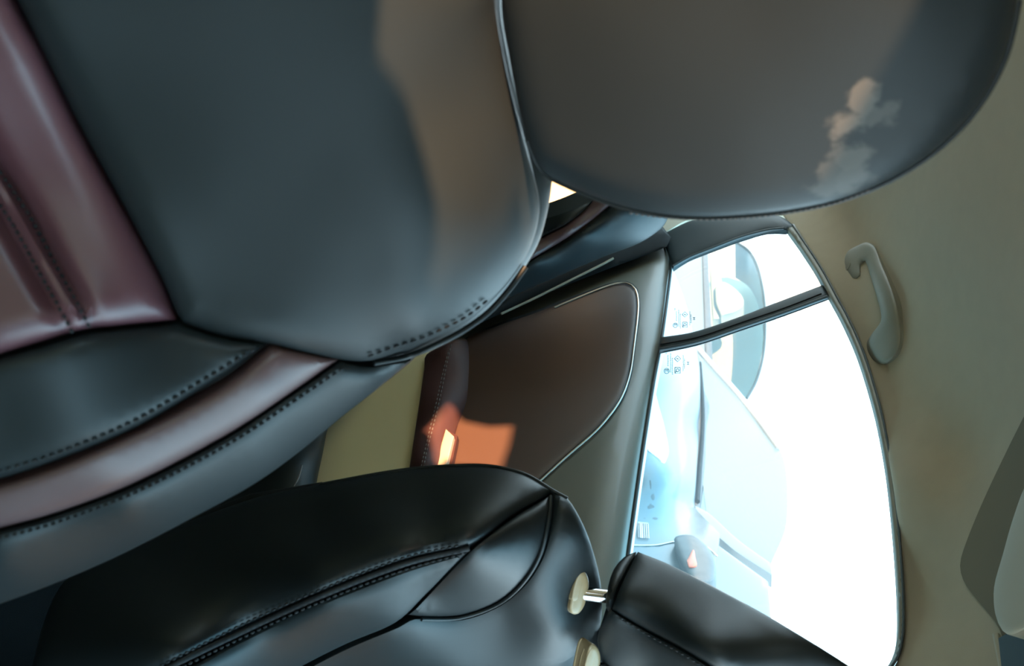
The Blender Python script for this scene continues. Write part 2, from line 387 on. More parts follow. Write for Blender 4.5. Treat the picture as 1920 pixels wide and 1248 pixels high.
# headrest of the near seat
def hr(x, y, h=0.0): return pln(x, y, (-.395+h, 0, 1.1), (1, 0, -0.10))
head_s = Surf([(x, y, hr(x, y, h)) for x, y, h in ((950, 0, -.004), (1000, 250, -.006), (1080, 335, -.006), (1300, 400, -.007), (1500, 385, -.007), (1700, 310, -.007), (1850, 180, -.008), (1900, 0, -.008),
    (1100, 0, .003), (1400, 0, .004), (1700, 0, .002), (1150, 200, .001), (1400, 220, .002), (1650, 170, .0), (1400, 320, -.002), (1200, 300, -.002), (1400, -300, .004), (1850, -300, -.006), (1000, -300, -.006), (1400, -600, .004), (1000, -600, -.006), (1850, -600, -.006))])
half = [(940, 0), (950, 80), (968, 180), (988, 260), (1015, 318), (1070, 350), (1140, 378), (1220, 398), (1300, 406), (1380, 404), (1480, 394), (1580, 372), (1680, 330), (1770, 268), (1840, 190), (1885, 100), (1908, 0)]
M['head'] = smudged(M['leather'], 'dusty_headrest_leather', [(head_s.at([(a, b)], .012)[0], r, k) for a, b, r, k in ((1620, 190, .009, .5), (1585, 236, .011, .55), (1645, 215, .009, .3), (1590, 290, .012, .45), (1565, 325, .012, .35), (1600, 335, .012, .4), (1550, 365, .012, .35), (1590, 362, .011, .4))])
head = panel('headrest', [(930, -400, 'c')]+half+[(1915, -400, 'c')], head_s, M['head'], driver, 0.012, 50, (-0.065, 0, 0.0), 24); symmetrise(head)
line('headrest_piping', [(988, 262), (1015, 320), (1070, 352), (1140, 380), (1220, 400), (1300, 408), (1380, 406), (1480, 396), (1580, 374), (1680, 332), (1770, 270), (1840, 192), (1887, 100), (1910, 0)], head_s, 0.0016, M['leather_side'], head, -0.002)
stitch('headrest_stitching', [[(1180, 399), (1260, 409), (1340, 411), (1440, 404), (1560, 382), (1640, 352)]], head_s, M['thread_pale'], head, -0.0005, 11, 0.6, 0.0007)
box('seat_cushion', (-.20, Y0-.25, .30), (.22, Y0+.25, .42), M['leather'], driver, 0.05)

# ------------------------------------------------------------------ passenger seat beyond the gap
pass_s = Surf([(x, y, AY(x, y, v)) for x, y, v in ((600, 908, .135), (750, 881, .135), (900, 873, .135), (990, 890, .14), (1040, 922, .15), (470, 936, .135), (250, 1020, .13), (60, 1248, .125), (0, 1150, .13),
    (600, 1000, .122), (800, 960, .122), (350, 1120, .122), (340, 1240, .118), (600, 1110, .116), (760, 1052, .116), (880, 1022, .120), (960, 965, .130))]
    + [(x, y, AX(x, y, v)) for x, y, v in ((520, 1262, -.305), (740, 1168, -.352), (800, 1112, -.375), (650, 1248, -.345), (850, 1248, -.385), (850, 1160, -.392), (950, 1150, -.415), (980, 1230, -.415), (1060, 1180, -.425), (1100, 1000, -.455), (1122, 1090, -.47), (1120, 1200, -.47), (1010, 1030, -.425), (1080, 1248, -.445), (400, 1500, -.27), (650, 1600, -.345), (900, 1650, -.405), (1080, 1650, -.45))])
pas = thing('front_seat', 'second front seat beyond the gap, black side with double stitching and chrome headrest post', 'car seat', (-0.30, .37, 0.30))
BP = (0, 0.05, -0.03); BF = (-.025, .03, -.015); BY = (-.02, .04, -.03)
panel('side_panel', [(604, 906, 'c'), (760, 879), (900, 873), (980, 888), (1037, 920, 'c'), (1020, 932), (960, 965), (884, 1020), (760, 1050), (600, 1110), (450, 1178), (330, 1238), (200, 1300), (40, 1380, 'c'), (60, 1248), (120, 1090), (260, 1015), (470, 936)], pass_s, M['leather_side'], pas, 0.008, 26, BP, 24)
panel('front_bolster', [(882, 1030, 'c'), (845, 1066), (800, 1112), (742, 1166), (650, 1206), (570, 1246), (380, 1350, 'c'), (100, 1500, 'c'), (60, 1400, 'c'), (200, 1325), (340, 1258), (450, 1198), (600, 1128), (760, 1066)], pass_s, M['leather'], pas, 0.012, 36, BF, 18)
panel('shoulder_yoke', [(1033, 927, 'c'), (1030, 965), (1012, 1036), (980, 1088), (932, 1128), (865, 1153), (800, 1156), (768, 1151, 'c'), (820, 1096), (886, 1028), (960, 972)], pass_s, M['leather_side'], pas, 0.010, 40, BY, 18)
def dimple(V): return -0.012*np.exp(-(((V[:, 0]-1085)/38)**2+((V[:, 1]-1110)/60)**2))
panel('front_panel', [(1040, 924, 'c'), (1064, 934), (1088, 972), (1108, 1020), (1124, 1080), (1129, 1130), (1126, 1170), (1118, 1205), (1116, 1260), (1118, 1750, 'c'), (60, 1750, 'c'), (380, 1350), (575, 1252), (655, 1212), (746, 1174), (778, 1158), (865, 1160), (938, 1133), (988, 1090), (1019, 1038), (1037, 965)],
    pass_s, M['leather'], pas, 0.012, 44, (-.03, .025, -.045), 20, fn=dimple)
stitch('side_stitching', [[(300, 1248), (450, 1172), (600, 1105), (760, 1044), (870, 1020)], [(330, 1256), (460, 1192), (600, 1128), (760, 1067), (872, 1037)]], pass_s, M['thread'], pas, 0.009, 13, 0.6, 0.0012)
line('side_seam', [(270, 1275), (320, 1248), (455, 1183), (600, 1117), (760, 1056), (880, 1027)], pass_s, 0.0026, M['seam'], pas, 0.004)
line('yoke_piping', [(1032, 930), (1030, 965), (1014, 1036), (982, 1090), (935, 1131), (865, 1157), (790, 1160)], pass_s, 0.0022, M['leather_side'], pas, 0.004)
line('edge_piping', [(600, 908), (760, 880), (900, 872), (980, 887), (1038, 920), (1064, 934)], pass_s, 0.0018, M['leather_side'], pas, 0.0015)
box('seat_cushion', (-.20, .13, .30), (.22, .62, .42), M['leather'], pas, 0.05)
# dark back panel end below
panel('seat_back_panel', [(604, 903, 'c'), (596, 918, 'c'), (520, 932), (470, 938, 'c'), (300, 1010, 'c'), (300, 990, 'c'), (470, 925, 'c')], plane_surf(lambda a, b: AY(a, b, .15)), M['black'], pas, 0.003, 6, (0, .2, 0), 14)
# headrest guide, post, headrest
gp = pass_s.at([[1086, 1110]], 0.0)[0]
guide_s = plane_surf(lambda a, b: pln(a, b, gp, (0.75, -0.35, 0.55)))
for i, dpy in enumerate((0, 140)):
    def sh(L): return [(a+(0 if i == 0 else 22), b+dpy) for a, b in L]
    g = panel('headrest_guide', sh([(1090, 1066), (1100, 1076), (1104, 1095), (1100, 1120), (1094, 1138), (1084, 1150), (1072, 1150), (1067, 1140), (1069, 1125), (1076, 1090), (1082, 1070)]), guide_s, M['champagne'], pas, 0.004, 9, (-.008, .004, -.012), 6, step=5, lift=0.012, label='glossy champagne headrest guide')
    panel('release_button', sh([(1089, 1070), (1097, 1078), (1086, 1122), (1078, 1128), (1071, 1124), (1078, 1090)]), guide_s, M['champagne'], g, 0.002, 6, (-.004, .002, -.006), 6, step=5, lift=0.0145)
    a = guide_s.at(sh([(1092, 1112)]), 0.008)[0]; q = ray(1165, 1120+dpy)
    e = AY(1185, 1123+dpy, a[1]+.012)
    tube('headrest_post', [a, e], 0.0068, M['chrome'], pas, 20, 'polished chrome headrest post')
hs = Surf([(x, y, AY(x, y, v)) for x, y, v in ((1175, 1040, .262), (1200, 1032, .266), (1400, 1130, .262), (1590, 1248, .262), (1145, 1132, .250), (1280, 1215, .246), (1340, 1250, .246), (1300, 1150, .250), (1480, 1248, .254))]
          + [(x, y, AX(x, y, v)) for x, y, v in ((1122, 1195, -.425), (1128, 1260, -.418), (1230, 1260, -.412), (1180, 1350, -.410), (1400, 1400, -.405), (1130, 1400, -.42))])
h2 = panel('headrest', [(1196, 1034, 'c'), (1260, 1060), (1400, 1132), (1500, 1190), (1592, 1248), (1680, 1310, 'c'), (1440, 1310, 'c'), (1340, 1250), (1280, 1214), (1200, 1172), (1148, 1140, 'c'), (1165, 1096)], hs, M['leather'], pas, 0.008, 30, (-.01, .10, 0), 18)
panel('headrest_front', [(1146, 1143, 'c'), (1200, 1176), (1280, 1220), (1340, 1256), (1436, 1316, 'c'), (1600, 1420, 'c'), (1125, 1420, 'c'), (1131, 1260), (1120, 1200), (1130, 1165)], hs, M['leather'], h2, 0.010, 30, (-.06, .03, 0), 18)
panel('headrest_base', [(1193, 1034, 'c'), (1160, 1096), (1144, 1138, 'c'), (1136, 1136), (1140, 1100), (1150, 1068), (1170, 1044)], hs, M['leather_side'], h2, 0.004, 14, (-.01, .09, 0.01), 10)
stitch('headrest_stitching', [[(1152, 1150), (1205, 1184), (1284, 1228), (1350, 1270)]], hs, M['thread'], h2, 0.0125, 12, 0.6, 0.0010)

def mirrored(o, parent=None):
    c = o.copy(); c.data = o.data.copy(); COL.objects.link(c)
    for v in c.data.vertices: v.co.y = -v.co.y
    c.data.flip_normals()
for o in list(pas.children):
    n_ = o.name.split('.')[0]
    if n_ == 'front_panel': symmetrise(o, -1)
    elif n_ in ('side_panel', 'front_bolster', 'shoulder_yoke', 'yoke_piping', 'edge_piping', 'side_seam', 'side_stitching'): mirrored(o)
for o in list(h2.children):
    n_ = o.name.split('.')[0]
    if n_ == 'headrest_front': symmetrise(o, -1)

# ------------------------------------------------------------------ rear seat
def rs(x, y, h=0.0): return pln(x, y, np.array((-1.52, .5, .80))+np.array((.9, -.1, .42))*h, (.9, -.1, .42))
rear_s = Surf([(x, y, rs(x, y, h)) for x, y, h in ((1010, 440, .0), (1110, 378, .0), (1020, 410, -.01), (1060, 430, .035), (1140, 385, .025), (1000, 480, .04), (1100, 440, .05), (1180, 410, .035), (1000, 540, .0), (1120, 480, .0), (1240, 405, .0), (1240, 430, -.03), (900, 580, .02), (1200, 455, -.02))])
rear = thing('rear_seat', 'dark rear seat with brown striped bolster seen between the two front seats', 'car seat', (-1.45, .35, .25))
RB = (-.08, .01, -.03)
panel('side_bolster', [(880, 600, 'c'), (950, 520), (1000, 486), (1060, 453), (1110, 418), (1152, 384, 'c'), (1200, 370), (1248, 392), (1252, 408), (1240, 428), (1200, 455), (1130, 482), (1060, 512), (960, 556)], rear_s, M['leather'], rear, 0.02, 26, RB, 14, step=8)
panel('bolster_stripe', [(990, 490, 'c'), (1005, 452, 'c'), (1060, 425), (1100, 396), (1126, 366, 'c'), (1152, 378, 'c'), (1110, 413), (1060, 448)], rear_s, M['stripe'], rear, 0.012, 12, RB, 10, step=8)
panel('centre_panel', [(1000, 452, 'c'), (1014, 412, 'c'), (1060, 397), (1114, 374, 'c'), (1096, 394), (1060, 421)], rear_s, M['leather_side'], rear, 0.006, 10, RB, 10, step=8)
stitch('stripe_stitching', [[(1010, 441), (1060, 419), (1097, 391)], [(1000, 490), (1060, 457), (1112, 420)]], rear_s, M['thread'], rear, 0.008, 7, 0.6, 0.0014)
rear_edge = Surf([(x, y, AY(x, y, v)) for x, y, v in ((880, 600, .64), (1000, 550, .66), (1130, 490, .66), (1240, 430, .66), (1250, 460, .68), (1000, 575, .68))])
panel('seat_side', [(860, 620, 'c'), (960, 556), (1060, 510), (1130, 481), (1240, 428, 'c'), (1258, 445, 'c'), (1250, 462), (1130, 508), (1000, 560), (900, 606, 'c')], rear_edge, M['black'], rear, 0.004, 8, (-.25, .02, -.1), 14)
line('edge_piping', [(940, 588), (1000, 560), (1060, 530), (1128, 496), (1150, 484)], rear_edge, 0.003, M['trim_grey'], rear, 0.012, label='pale grey edge piping')
cush_s = Surf([(x, y, AY(x, y, v)) for x, y, v in ((600, 800, .60), (620, 900, .60), (450, 900, .55), (560, 860, .56), (640, 760, .60))])
panel('seat_cushion', [(680, 700, 'c'), (640, 768), (616, 800), (605, 850), (592, 915), (590, 960, 'c'), (380, 1020, 'c'), (380, 850, 'c')], cush_s, M['leather_side'], rear, 0.03, 40, (-.05, .02, -.15), 14)
line('cushion_seam', [(566, 872), (560, 895), (550, 915)], cush_s, 0.002, M['thread_pale'], rear, 0.028)
box('backrest', (-1.80, -.66, .30), (-1.64, .30, .70), M['leather'], rear, .05)
box('seat_cushion', (-1.62, -.66, .20), (-1.02, .56, .29), M['leather_side'], rear, .03)
# sun-bright cream trim seen behind the rear seat edge
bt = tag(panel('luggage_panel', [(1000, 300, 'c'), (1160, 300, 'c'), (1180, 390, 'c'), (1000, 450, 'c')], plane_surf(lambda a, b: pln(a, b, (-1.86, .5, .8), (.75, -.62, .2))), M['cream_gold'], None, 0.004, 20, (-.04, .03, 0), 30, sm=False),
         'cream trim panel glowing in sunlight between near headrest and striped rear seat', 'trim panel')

# ------------------------------------------------------------------ left rear door
DY = .72
door_s = Surf([(x, y, AY(x, y, DY)) for x, y in ((700, 600), (1200, 500), (1150, 1000), (700, 1000))])
def dsurf(v): return Surf([(x, y, AY(x, y, v)) for x, y in ((700, 600), (1200, 500), (1150, 1000), (700, 1000))])
door = thing('door_1', 'left rear door with russet leather insert, grey sill and cream lower panel', 'car door', (-1.2, DY, .25)); struct(door)
belt = [(1262, 462), (1255, 530), (1240, 640), (1226, 715), (1206, 840), (1190, 950), (1176, 1050), (1160, 1160), (1140, 1300)]
panel('upper_panel', [(820, 630, 'c'), (960, 562), (1100, 500), (1200, 462), (1248, 446, 'c'), (1262, 470), (1254, 530), (1240, 640), (1226, 715), (1206, 840), (1190, 950), (1176, 1050), (1160, 1160), (1140, 1300, 'c'), (880, 1300, 'c'), (840, 900, 'c')],
    dsurf(DY), M['door_grey'], door, 0.042, 85, (0, .05, 0), 24)
ins = [(872, 640), (930, 612), (1000, 588), (1080, 558), (1145, 536), (1172, 533), (1190, 545), (1194, 575), (1187, 640), (1178, 700), (1160, 748), (1120, 800), (1060, 854), (1000, 908), (950, 960, 'c'), (820, 960, 'c'), (835, 860), (862, 760)]
panel('leather_insert', ins, dsurf(DY-.032), M['door_leather'], door, 0.006, 14, (0, .03, 0), 20, lift=0.001)
panel('insert_recess', [(866, 636, 'c'), (930, 607), (1000, 583), (1080, 553), (1145, 530), (1175, 527), (1195, 541), (1200, 575), (1192, 642), (1183, 704), (1164, 753), (1124, 805), (1063, 860), (1003, 915), (950, 975, 'c'), (800, 975, 'c')], dsurf(DY-.030), M['seam'], door, 0, 10, (0, .02, 0), 40)
line('trim_line', [(1040, 576), (1080, 559), (1145, 534), (1174, 530), (1192, 543), (1197, 575), (1190, 641), (1181, 702), (1162, 751), (1122, 803), (1061, 857), (990, 922)], dsurf(DY-.034), 0.0022, M['satin'], door, 0.004, label='thin bright metal trim line')
arm_s = Surf([(x, y, AY(x, y, v)) for x, y, v in ((800, 665, .66), (775, 790, .65), (765, 880, .65), (835, 650, .640), (830, 760, .636), (800, 870, .636), (880, 645, .69), (880, 720, .69), (860, 790, .685), (835, 880, .68))])
arm = panel('armrest', [(796, 690, 'c'), (800, 664), (862, 634), (880, 642), (882, 700), (876, 750), (858, 800), (838, 860), (820, 960, 'c'), (755, 960, 'c'), (770, 862), (784, 770)], arm_s, M['armrest'], door, 0.010, 18, (0, .06, 0), 12, step=8)
stitch('armrest_stitching', [[(846, 645), (836, 690), (826, 740), (812, 800), (800, 845), (792, 890)], [(840, 660), (830, 700), (820, 745), (806, 804), (795, 850), (786, 890)]], arm_s, M['thread_pale'], arm, 0.012, 8, 0.6, 0.0012)
pull = panel('door_pull', [(836, 804, 'c'), (851, 818, 'c'), (838, 872), (830, 905, 'c'), (806, 905, 'c'), (818, 865)], dsurf(.655), M['ivory'], door, 0.003, 5, (0, .02, 0), 8, step=5, label='pale ivory pull handle', lift=0.004)
panel('handle_recess', [(838, 806, 'c'), (858, 816, 'c'), (845, 880, 'c'), (838, 910, 'c'), (826, 905, 'c')], dsurf(.662), M['armrest'], pull, 0, 5, (0, .015, 0), 8, sm=False)
panel('lower_panel', [(840, 600, 'c'), (802, 664), (786, 768), (772, 862), (755, 960, 'c'), (520, 980, 'c'), (520, 780, 'c'), (700, 640, 'c')], dsurf(.675), M['cream'], door, 0.008, 12, (0, .05, 0), 20, label='cream lower door panel')
# window frame of the door: rear upright, divider, seals
win_pts = ((1260, 470, .72), (1180, 1040, .72), (1240, 640, .72), (1475, 430, .645), (1545, 545, .64), (1640, 780, .635), (1680, 1050, .635), (1680, 1200, .64))
win_s = plane_surf(lambda a, b: pln(a, b, (0, .715, .91), (0, .975, .20)))
def wsurf(off): return plane_surf(lambda a, b: pln(a, b, (0, .715-off, .91), (0, .975, .20)))
panel('rear_window_frame', [(1250, 464, 'c'), (1240, 440, 'c'), (1300, 412), (1380, 400), (1460, 404), (1492, 425, 'c'), (1474, 432, 'c'), (1440, 432), (1390, 446), (1330, 468), (1290, 484), (1262, 502, 'c')], wsurf(.02), M['frame_dark'], door, 0.014, 18, (0, .012, 0.0), 12)
line('window_seal', [(1262, 499), (1292, 482), (1335, 465), (1390, 444), (1440, 431), (1470, 428)], wsurf(.024), 0.0035, M['rubber'], door, 0.004)
panel('divider_bar', [(1238, 632, 'c'), (1300, 622), (1380, 596), (1460, 565), (1542, 534, 'c'), (1556, 556, 'c'), (1470, 588), (1390, 615), (1310, 642), (1236, 658, 'c')], wsurf(.012), M['frame_dark'], door, 0.010, 11, (0, .008, 0), 12, step=10)
line('divider_seal', [(1237, 655), (1310, 640), (1390, 613), (1470, 586), (1552, 556)], wsurf(.012), 0.004, M['rubber'], door, 0.008)
line('divider_seal', [(1238, 645), (1310, 631), (1390, 604), (1470, 577), (1540, 550)], wsurf(.012), 0.0016, M['seam'], door, 0.011)
topedge = [(1474, 424), (1500, 462), (1530, 508), (1556, 556), (1580, 600), (1606, 658), (1628, 725), (1645, 790), (1660, 870), (1670, 950), (1678, 1040), (1683, 1130), (1682, 1195), (1672, 1235), (1650, 1265), (1600, 1310)]
def off(L, dx, dy): return [(a+dx, b+dy) for a, b in L]
panel('top_window_frame', off(topedge, 0, 0)+list(reversed(off(topedge, 14, -5))), wsurf(.02), M['handle_grey'], door, 0.008, 7, (0, .014, 0), 8, step=12)
line('window_seal', off(topedge, 11, -4), wsurf(.02), 0.0016, M['rubber'], door, 0.010)
line('belt_seal', belt, wsurf(.0), 0.004, M['rubber'], door, 0.001)
# window panes
q1 = struct(panel('window_1', [(1256, 500, 'c'), (1290, 476), (1380, 440), (1480, 420, 'c'), (1556, 550, 'c'), (1430, 590), (1300, 632), (1232, 645, 'c')], win_s, M['glass'], None, 0, 10, (0, 0, 0), 60, sm=False))
tag(q1, 'small quarter pane beside the rear window frame', 'window')
q2 = struct(panel('window_2', [(1230, 650, 'c'), (1390, 606), (1552, 548, 'c'), (1600, 640), (1640, 760), (1668, 900), (1682, 1050), (1690, 1200), (1670, 1260), (1560, 1420, 'c'), (1110, 1420, 'c'), (1170, 1040), (1200, 860)], win_s, M['glass'], None, 0, 10, (0, 0, 0), 60, sm=False))
tag(q2, 'large door pane between divider bar and front headrest', 'window')
def marks(name, par, cx, cy, k):
    bm = bmesh.new(); s_ = wsurf(.002)
    def st(L, r=0.0008): add_tube(bm, s_.at(np.array(L, float)), r, 5)
    c = lambda x, y: (cx+x*k, cy+y*k)
    st([c(6*math.cos(t)-22, 6*math.sin(t)+16) for t in np.linspace(0, 6.283, 17)])
    st([c(-19, 13), c(-19, 18)]); st([c(-25, 13), c(-25, 18)]); st([c(-25, 13), c(-19, 13)]); st([c(-22, 13), c(-22, 17)])
    random.seed(7)
    for x, y0, y1 in ((-23, -28, -24), (-19, -20, 2), (-13, -24, 20), (-9, -14, 22), (16, -20, 16), (19, -12, 10)):
        y = y0
        while y < y1:
            l = random.uniform(1.2, 3.4); st([c(x+random.uniform(-.8, .8), y), c(x+random.uniform(-.8, .8), y+l)], 0.0006); st([c(x-1.2, y+l/2), c(x+1.4, y+l/2)], 0.0005); y += l+1.3
    st([c(-4, -12), c(3, -19), c(10, -12), c(3, -5), c(-4, -12)], 0.0009); st([c(1, -13), c(5, -11)], 0.0011)
    st([c(-3, 8), c(9, 8), c(9, 21), c(-3, 21), c(-3, 8)], 0.0009); st([c(3+3.4*math.cos(t), 14.5+3.4*math.sin(t)) for t in np.linspace(0, 6.283, 13)], 0.0009); st([c(1, 16), c(-2, 19)], 0.0009)
    st([c(24, -4), c(30, -4)]); st([c(24, 1), c(30, 1)]); st([c(27, -4), c(27, 1)])
    return finish(name, bm, M['ink'], par, 60)
marks('glass_marking', q2, 1268, 682, 0.82); marks('glass_marking', q1, 1282, 598, 0.72)

# ------------------------------------------------------------------ pillars, headliner
roof_s = Surf([(x, y, pln(x, y, (0, .71, .91), (0, .975, .20))) for x, y in ((1474, 424), (1530, 508), (1580, 600), (1645, 790), (1678, 1040), (1682, 1195), (1640, 1290))]
    + [(x, y, AY(x, y, v)) for x, y, v in ((1330, 408, .70), (1480, 330, .66), (1600, 420, .585), (1680, 640, .565), (1720, 900, .56), (1735, 1150, .60), (1830, 850, .50), (1850, 1150, .50), (1950, 1000, .38), (1980, 1250, .40))]
    + [(x, y, AZ(x, y, v)) for x, y, v in ((1760, 400, 1.415), (1780, 600, 1.425), (1950, 500, 1.44), (2050, 900, 1.44), (2000, 150, 1.44), (1850, 250, 1.43))])
panel_roof = struct(panel('ceiling', [(1300, 330, 'c'), (1300, 420, 'c'), (1400, 402), (1468, 404, 'c'), (1500, 446), (1532, 496), (1560, 542), (1588, 596), (1612, 652), (1636, 722), (1654, 790), (1668, 870), (1680, 950), (1688, 1040), (1692, 1130), (1692, 1195), (1682, 1240), (1650, 1290, 'c'), (1640, 1420, 'c'),
    (2250, 1420, 'c'), (2250, 0, 'c'), (1800, -60, 'c'), (1600, 200, 'c')], roof_s, M['headliner'], None, 0.010, 16, (0, .012, .03), 30))
tag(panel_roof, 'beige grey fabric headliner curving down to the door window', 'ceiling')
# grab handle
gh_s = Surf([(x, y, roof_s.at([[x, y]], l)[0]) for x, y, l in ((1590, 500, .004), (1620, 470, .018), (1650, 520, .032), (1668, 590, .036), (1660, 650, .020), (1650, 680, .010), (1630, 660, .006), (1600, 520, .004), (1690, 600, .02), (1640, 460, .02))])
gh = thing('grab_handle', 'grey curved grab handle on the headliner above the divider bar', 'grab handle', tuple(roof_s.at([[1650, 680]])[0]))
panel('grip', [(1604, 462), (1625, 454), (1640, 462), (1652, 492), (1668, 530), (1682, 572), (1689, 610), (1688, 645), (1676, 670), (1658, 683), (1640, 678), (1627, 662), (1625, 642), (1636, 624), (1652, 600), (1648, 570), (1636, 530), (1622, 488), (1612, 496), (1612, 516), (1600, 524), (1585, 516), (1577, 492), (1588, 472)],
    gh_s, M['handle_grey'], gh, 0.012, 15, tuple((np.array((.0, .45, .9))*.025).tolist()), 9, step=6)
for (a, b) in ((1596, 502), (1648, 662)):
    p = roof_s.at([[a, b]])[0]; bm = bmesh.new(); add_tube(bm, [p+np.array((0, .01, .02)), p+np.array((0, -.004, -.008))], [.014, .010], 12); finish('mount', bm, M['handle_grey'], gh)
# overhead sunroof edge at the far corner
sr = thing('sunroof', 'dark sunroof glass with rounded grey shade edge at the ceiling corner', 'sunroof', tuple(roof_s.at([[1900, 1200]])[0]))
panel('shade', [(1960, 860), (1925, 905), (1900, 970), (1880, 1040), (1864, 1100), (1866, 1150), (1880, 1182), (1900, 1190), (1960, 1160), (2150, 1060, 'c'), (2150, 860, 'c')], roof_s, M['trim_grey'], sr, 0.012, 22, (.0, .02, .05), 18, lift=0.055)
panel('glass', [(1872, 1196, 'c'), (1960, 1150, 'c'), (2200, 1100, 'c'), (2200, 1420, 'c'), (1896, 1420, 'c')], roof_s, M['car_window'] if False else M['frame_dark'], sr, 0.0, 10, (0, 0, .01), 40, sm=False, lift=0.022)
panel('painted_shadow', [(2000, 620, 'c'), (1930, 760), (1890, 840), (1845, 935), (1812, 1015), (1800, 1060), (1812, 1098), (1866, 1165), (1900, 1215), (2000, 1200, 'c')], roof_s, M['painted_shadow'], sr, 0.0, 8, (0, 0, .006), 24, lift=0.013)  # dark patch painting the shadow beside the sunroof edge
line('frame', [(1868, 1190), (1876, 1230), (1886, 1290), (1895, 1400)], roof_s, 0.004, M['trim_grey'], sr, 0.016)

# ------------------------------------------------------------------ quarter trim behind the rear side window
qt = struct(panel('trim_1', [(1150, 300, 'c'), (1500, 300, 'c'), (1478, 402, 'c'), (1400, 396), (1300, 408), (1240, 440), (1180, 475), (1100, 500, 'c')], plane_surf(lambda a, b: AY(a, b, .70)), M['trim_grey'], None, 0.004, 14, (0, .04, 0), 30))
tag(qt, 'pale quarter trim between rear seat top and window frame', 'trim')

# ------------------------------------------------------------------ the rest of the body that shuts out light
def plate(name, outer, holes, y, th, m):
    """a wall in the x-z plane with openings"""
    polys = [np.array(outer, float)]+[np.array(h, float) for h in holes]; pts = []; ed = []
    for p in polys:
        k = len(pts); pts += [Vector(q) for q in p]; ed += [(k+i, k+(i+1) % len(p)) for i in range(len(p))]
    r = delaunay_2d_cdt(pts, ed, [], 1, 1e-5); bm = bmesh.new(); vs = [bm.verts.new((v[0], y, v[1])) for v in r[0]]
    for f in r[2]:
        c = np.array([sum(r[0][i][k] for i in f)/3 for k in (0, 1)])[None]
        if any(inside(c, h)[0] for h in polys[1:]): continue
        bm.faces.new([vs[i] for i in f])
    g = bmesh.ops.extrude_face_region(bm, geom=list(bm.faces))
    for v in g['geom']:
        if isinstance(v, bmesh.types.BMVert): v.co.y -= th
    return finish(name, bm, m, None, 30)
WY = -.78
def back_to_wall(p):
    p = np.array(p, float); q = p+SUN_T*((WY-p[1])/SUN_T[1]); return (q[0], q[2])
sh = [(700, -200), (715, 0), (705, 150), (735, 230), (795, 300), (820, 400), (815, 500), (785, 600), (765, 655), (870, 606), (940, 545), (985, 485), (1012, 400)]
op1 = [back_to_wall(seat_s.at([q], .01)[0]) for q in sh]
op1 = [(a+(.028 if k > 8 else .0), b) for k, (a, b) in enumerate(op1)]
top1 = [back_to_wall(head_s.at([q], .012)[0]) for q in ((1060, 345), (1150, 380), (1300, 404), (1420, 402), (1540, 372), (1590, 290), (1655, 160), (1750, 0), (1800, -150))]
op1 += [(a+(.030 if k < 5 else .02), b+(.0 if k < 5 else .01)) for k, (a, b) in enumerate(top1)]
op1 += [(-.25, op1[-1][1]+.01), (-.25, 1.2), (-.33, 1.19), (-.33, op1[0][1])]
op2 = [back_to_wall(p) for p in [AY(a, b, .688) for a, b in ((845, 772), (868, 792), (915, 802), (972, 800), (962, 850), (948, 890), (930, 960))]+[AY(a, b, .65) for a, b in ((755, 960), (762, 850), (790, 818), (815, 795))]]
op3 = [back_to_wall(pln(a, b, (-1.86, .5, .8), (.75, -.62, .2))) for a, b in ((1010, 320), (1110, 345), (1130, 390), (1010, 440))]
struct(plate('unseen_wall_right', [(-2.5, .2), (1.0, .2), (1.0, 1.0), (.52, 1.49), (-2.2, 1.49), (-2.5, 1.2)], [op1, op2, op3, [(.50, .98), (.84, .98), (.66, 1.28), (.50, 1.40)]], WY, .04, M['cream']))  # unseen side wall, openings shaped so the sun lands in chosen patches
struct(box('floor', (-2.5, -.80, .16), (1.2, .82, .20), M['carpet']))
struct(box('ceiling_roof', (-2.45, -.78, 1.475), (.50, .50, 1.50), M['headliner']))
struct(box('wall_rear', (-2.50, -.80, .20), (-2.45, .82, .92), M['trim_grey']))
struct(box('wall_front', (.62, -.74, .20), (.95, .73, 1.0), M['trim_grey'], None, .05))
struct(box('dash_blocker', (.60, -.74, 1.0), (.90, -.02, 1.16), M['black'], None, .05))  # unseen dash hood added to cut windscreen light on the near seat
vis = thing('visor_blocker', 'unseen visor-shaped flap added to block windscreen light on the near side', 'light blocker', (.42, -.36, 1.46))  # unseen flap, added to keep windscreen light off the near seat
box('blocker_flap', (.40, -.66, 1.17), (.425, -.04, 1.455), M['headliner'], vis, .01)
tube('blocker_rod', [(.412, -.68, 1.462), (.412, -.02, 1.462)], .006, M['black'], vis)
struct(box('wall_left', (-.56, .735, .20), (1.0, .78, .90), M['door_grey']))
struct(box('wall_left_rear', (-2.45, .785, .20), (-.56, .81, .89), M['cream']))
struct(box('trim_2', (-.55, .63, .90), (-.47, .72, 1.36), M['trim_grey'], None, .02))
con = thing('center_console', 'dark console in the gap between the two front seats', 'console', (0, .055, .20))
box('body', (-.20, .0, .20), (.35, .11, .41), M['black'], con, 0.03)
box('lid', (-.20, .005, .41), (-.02, .105, .44), M['leather_side'], con, 0.02)

# ------------------------------------------------------------------ outside: ground, two parked cars, a building
struct(box('ground', (-30, -30, -.10), (30, 40, 0), M['asphalt']))
bd = thing('building', 'tall cream building wall rising behind the parked cars', 'building', (-12, 14, 0))
lo = AY(1540, 500, 14); hi = AY(1566, 738, 14)
box('wall', (lo[0], 14, 0), (hi[0], 17, hi[2]), M['plaster'], bd)
box('parapet', (lo[0]-.05, 13.9, hi[2]), (hi[0]+.05, 17.1, hi[2]+.12), M['plaster'], bd)
def ysurf(L): return Surf([(x, y, AY(x, y, v)) for x, y, v in L])
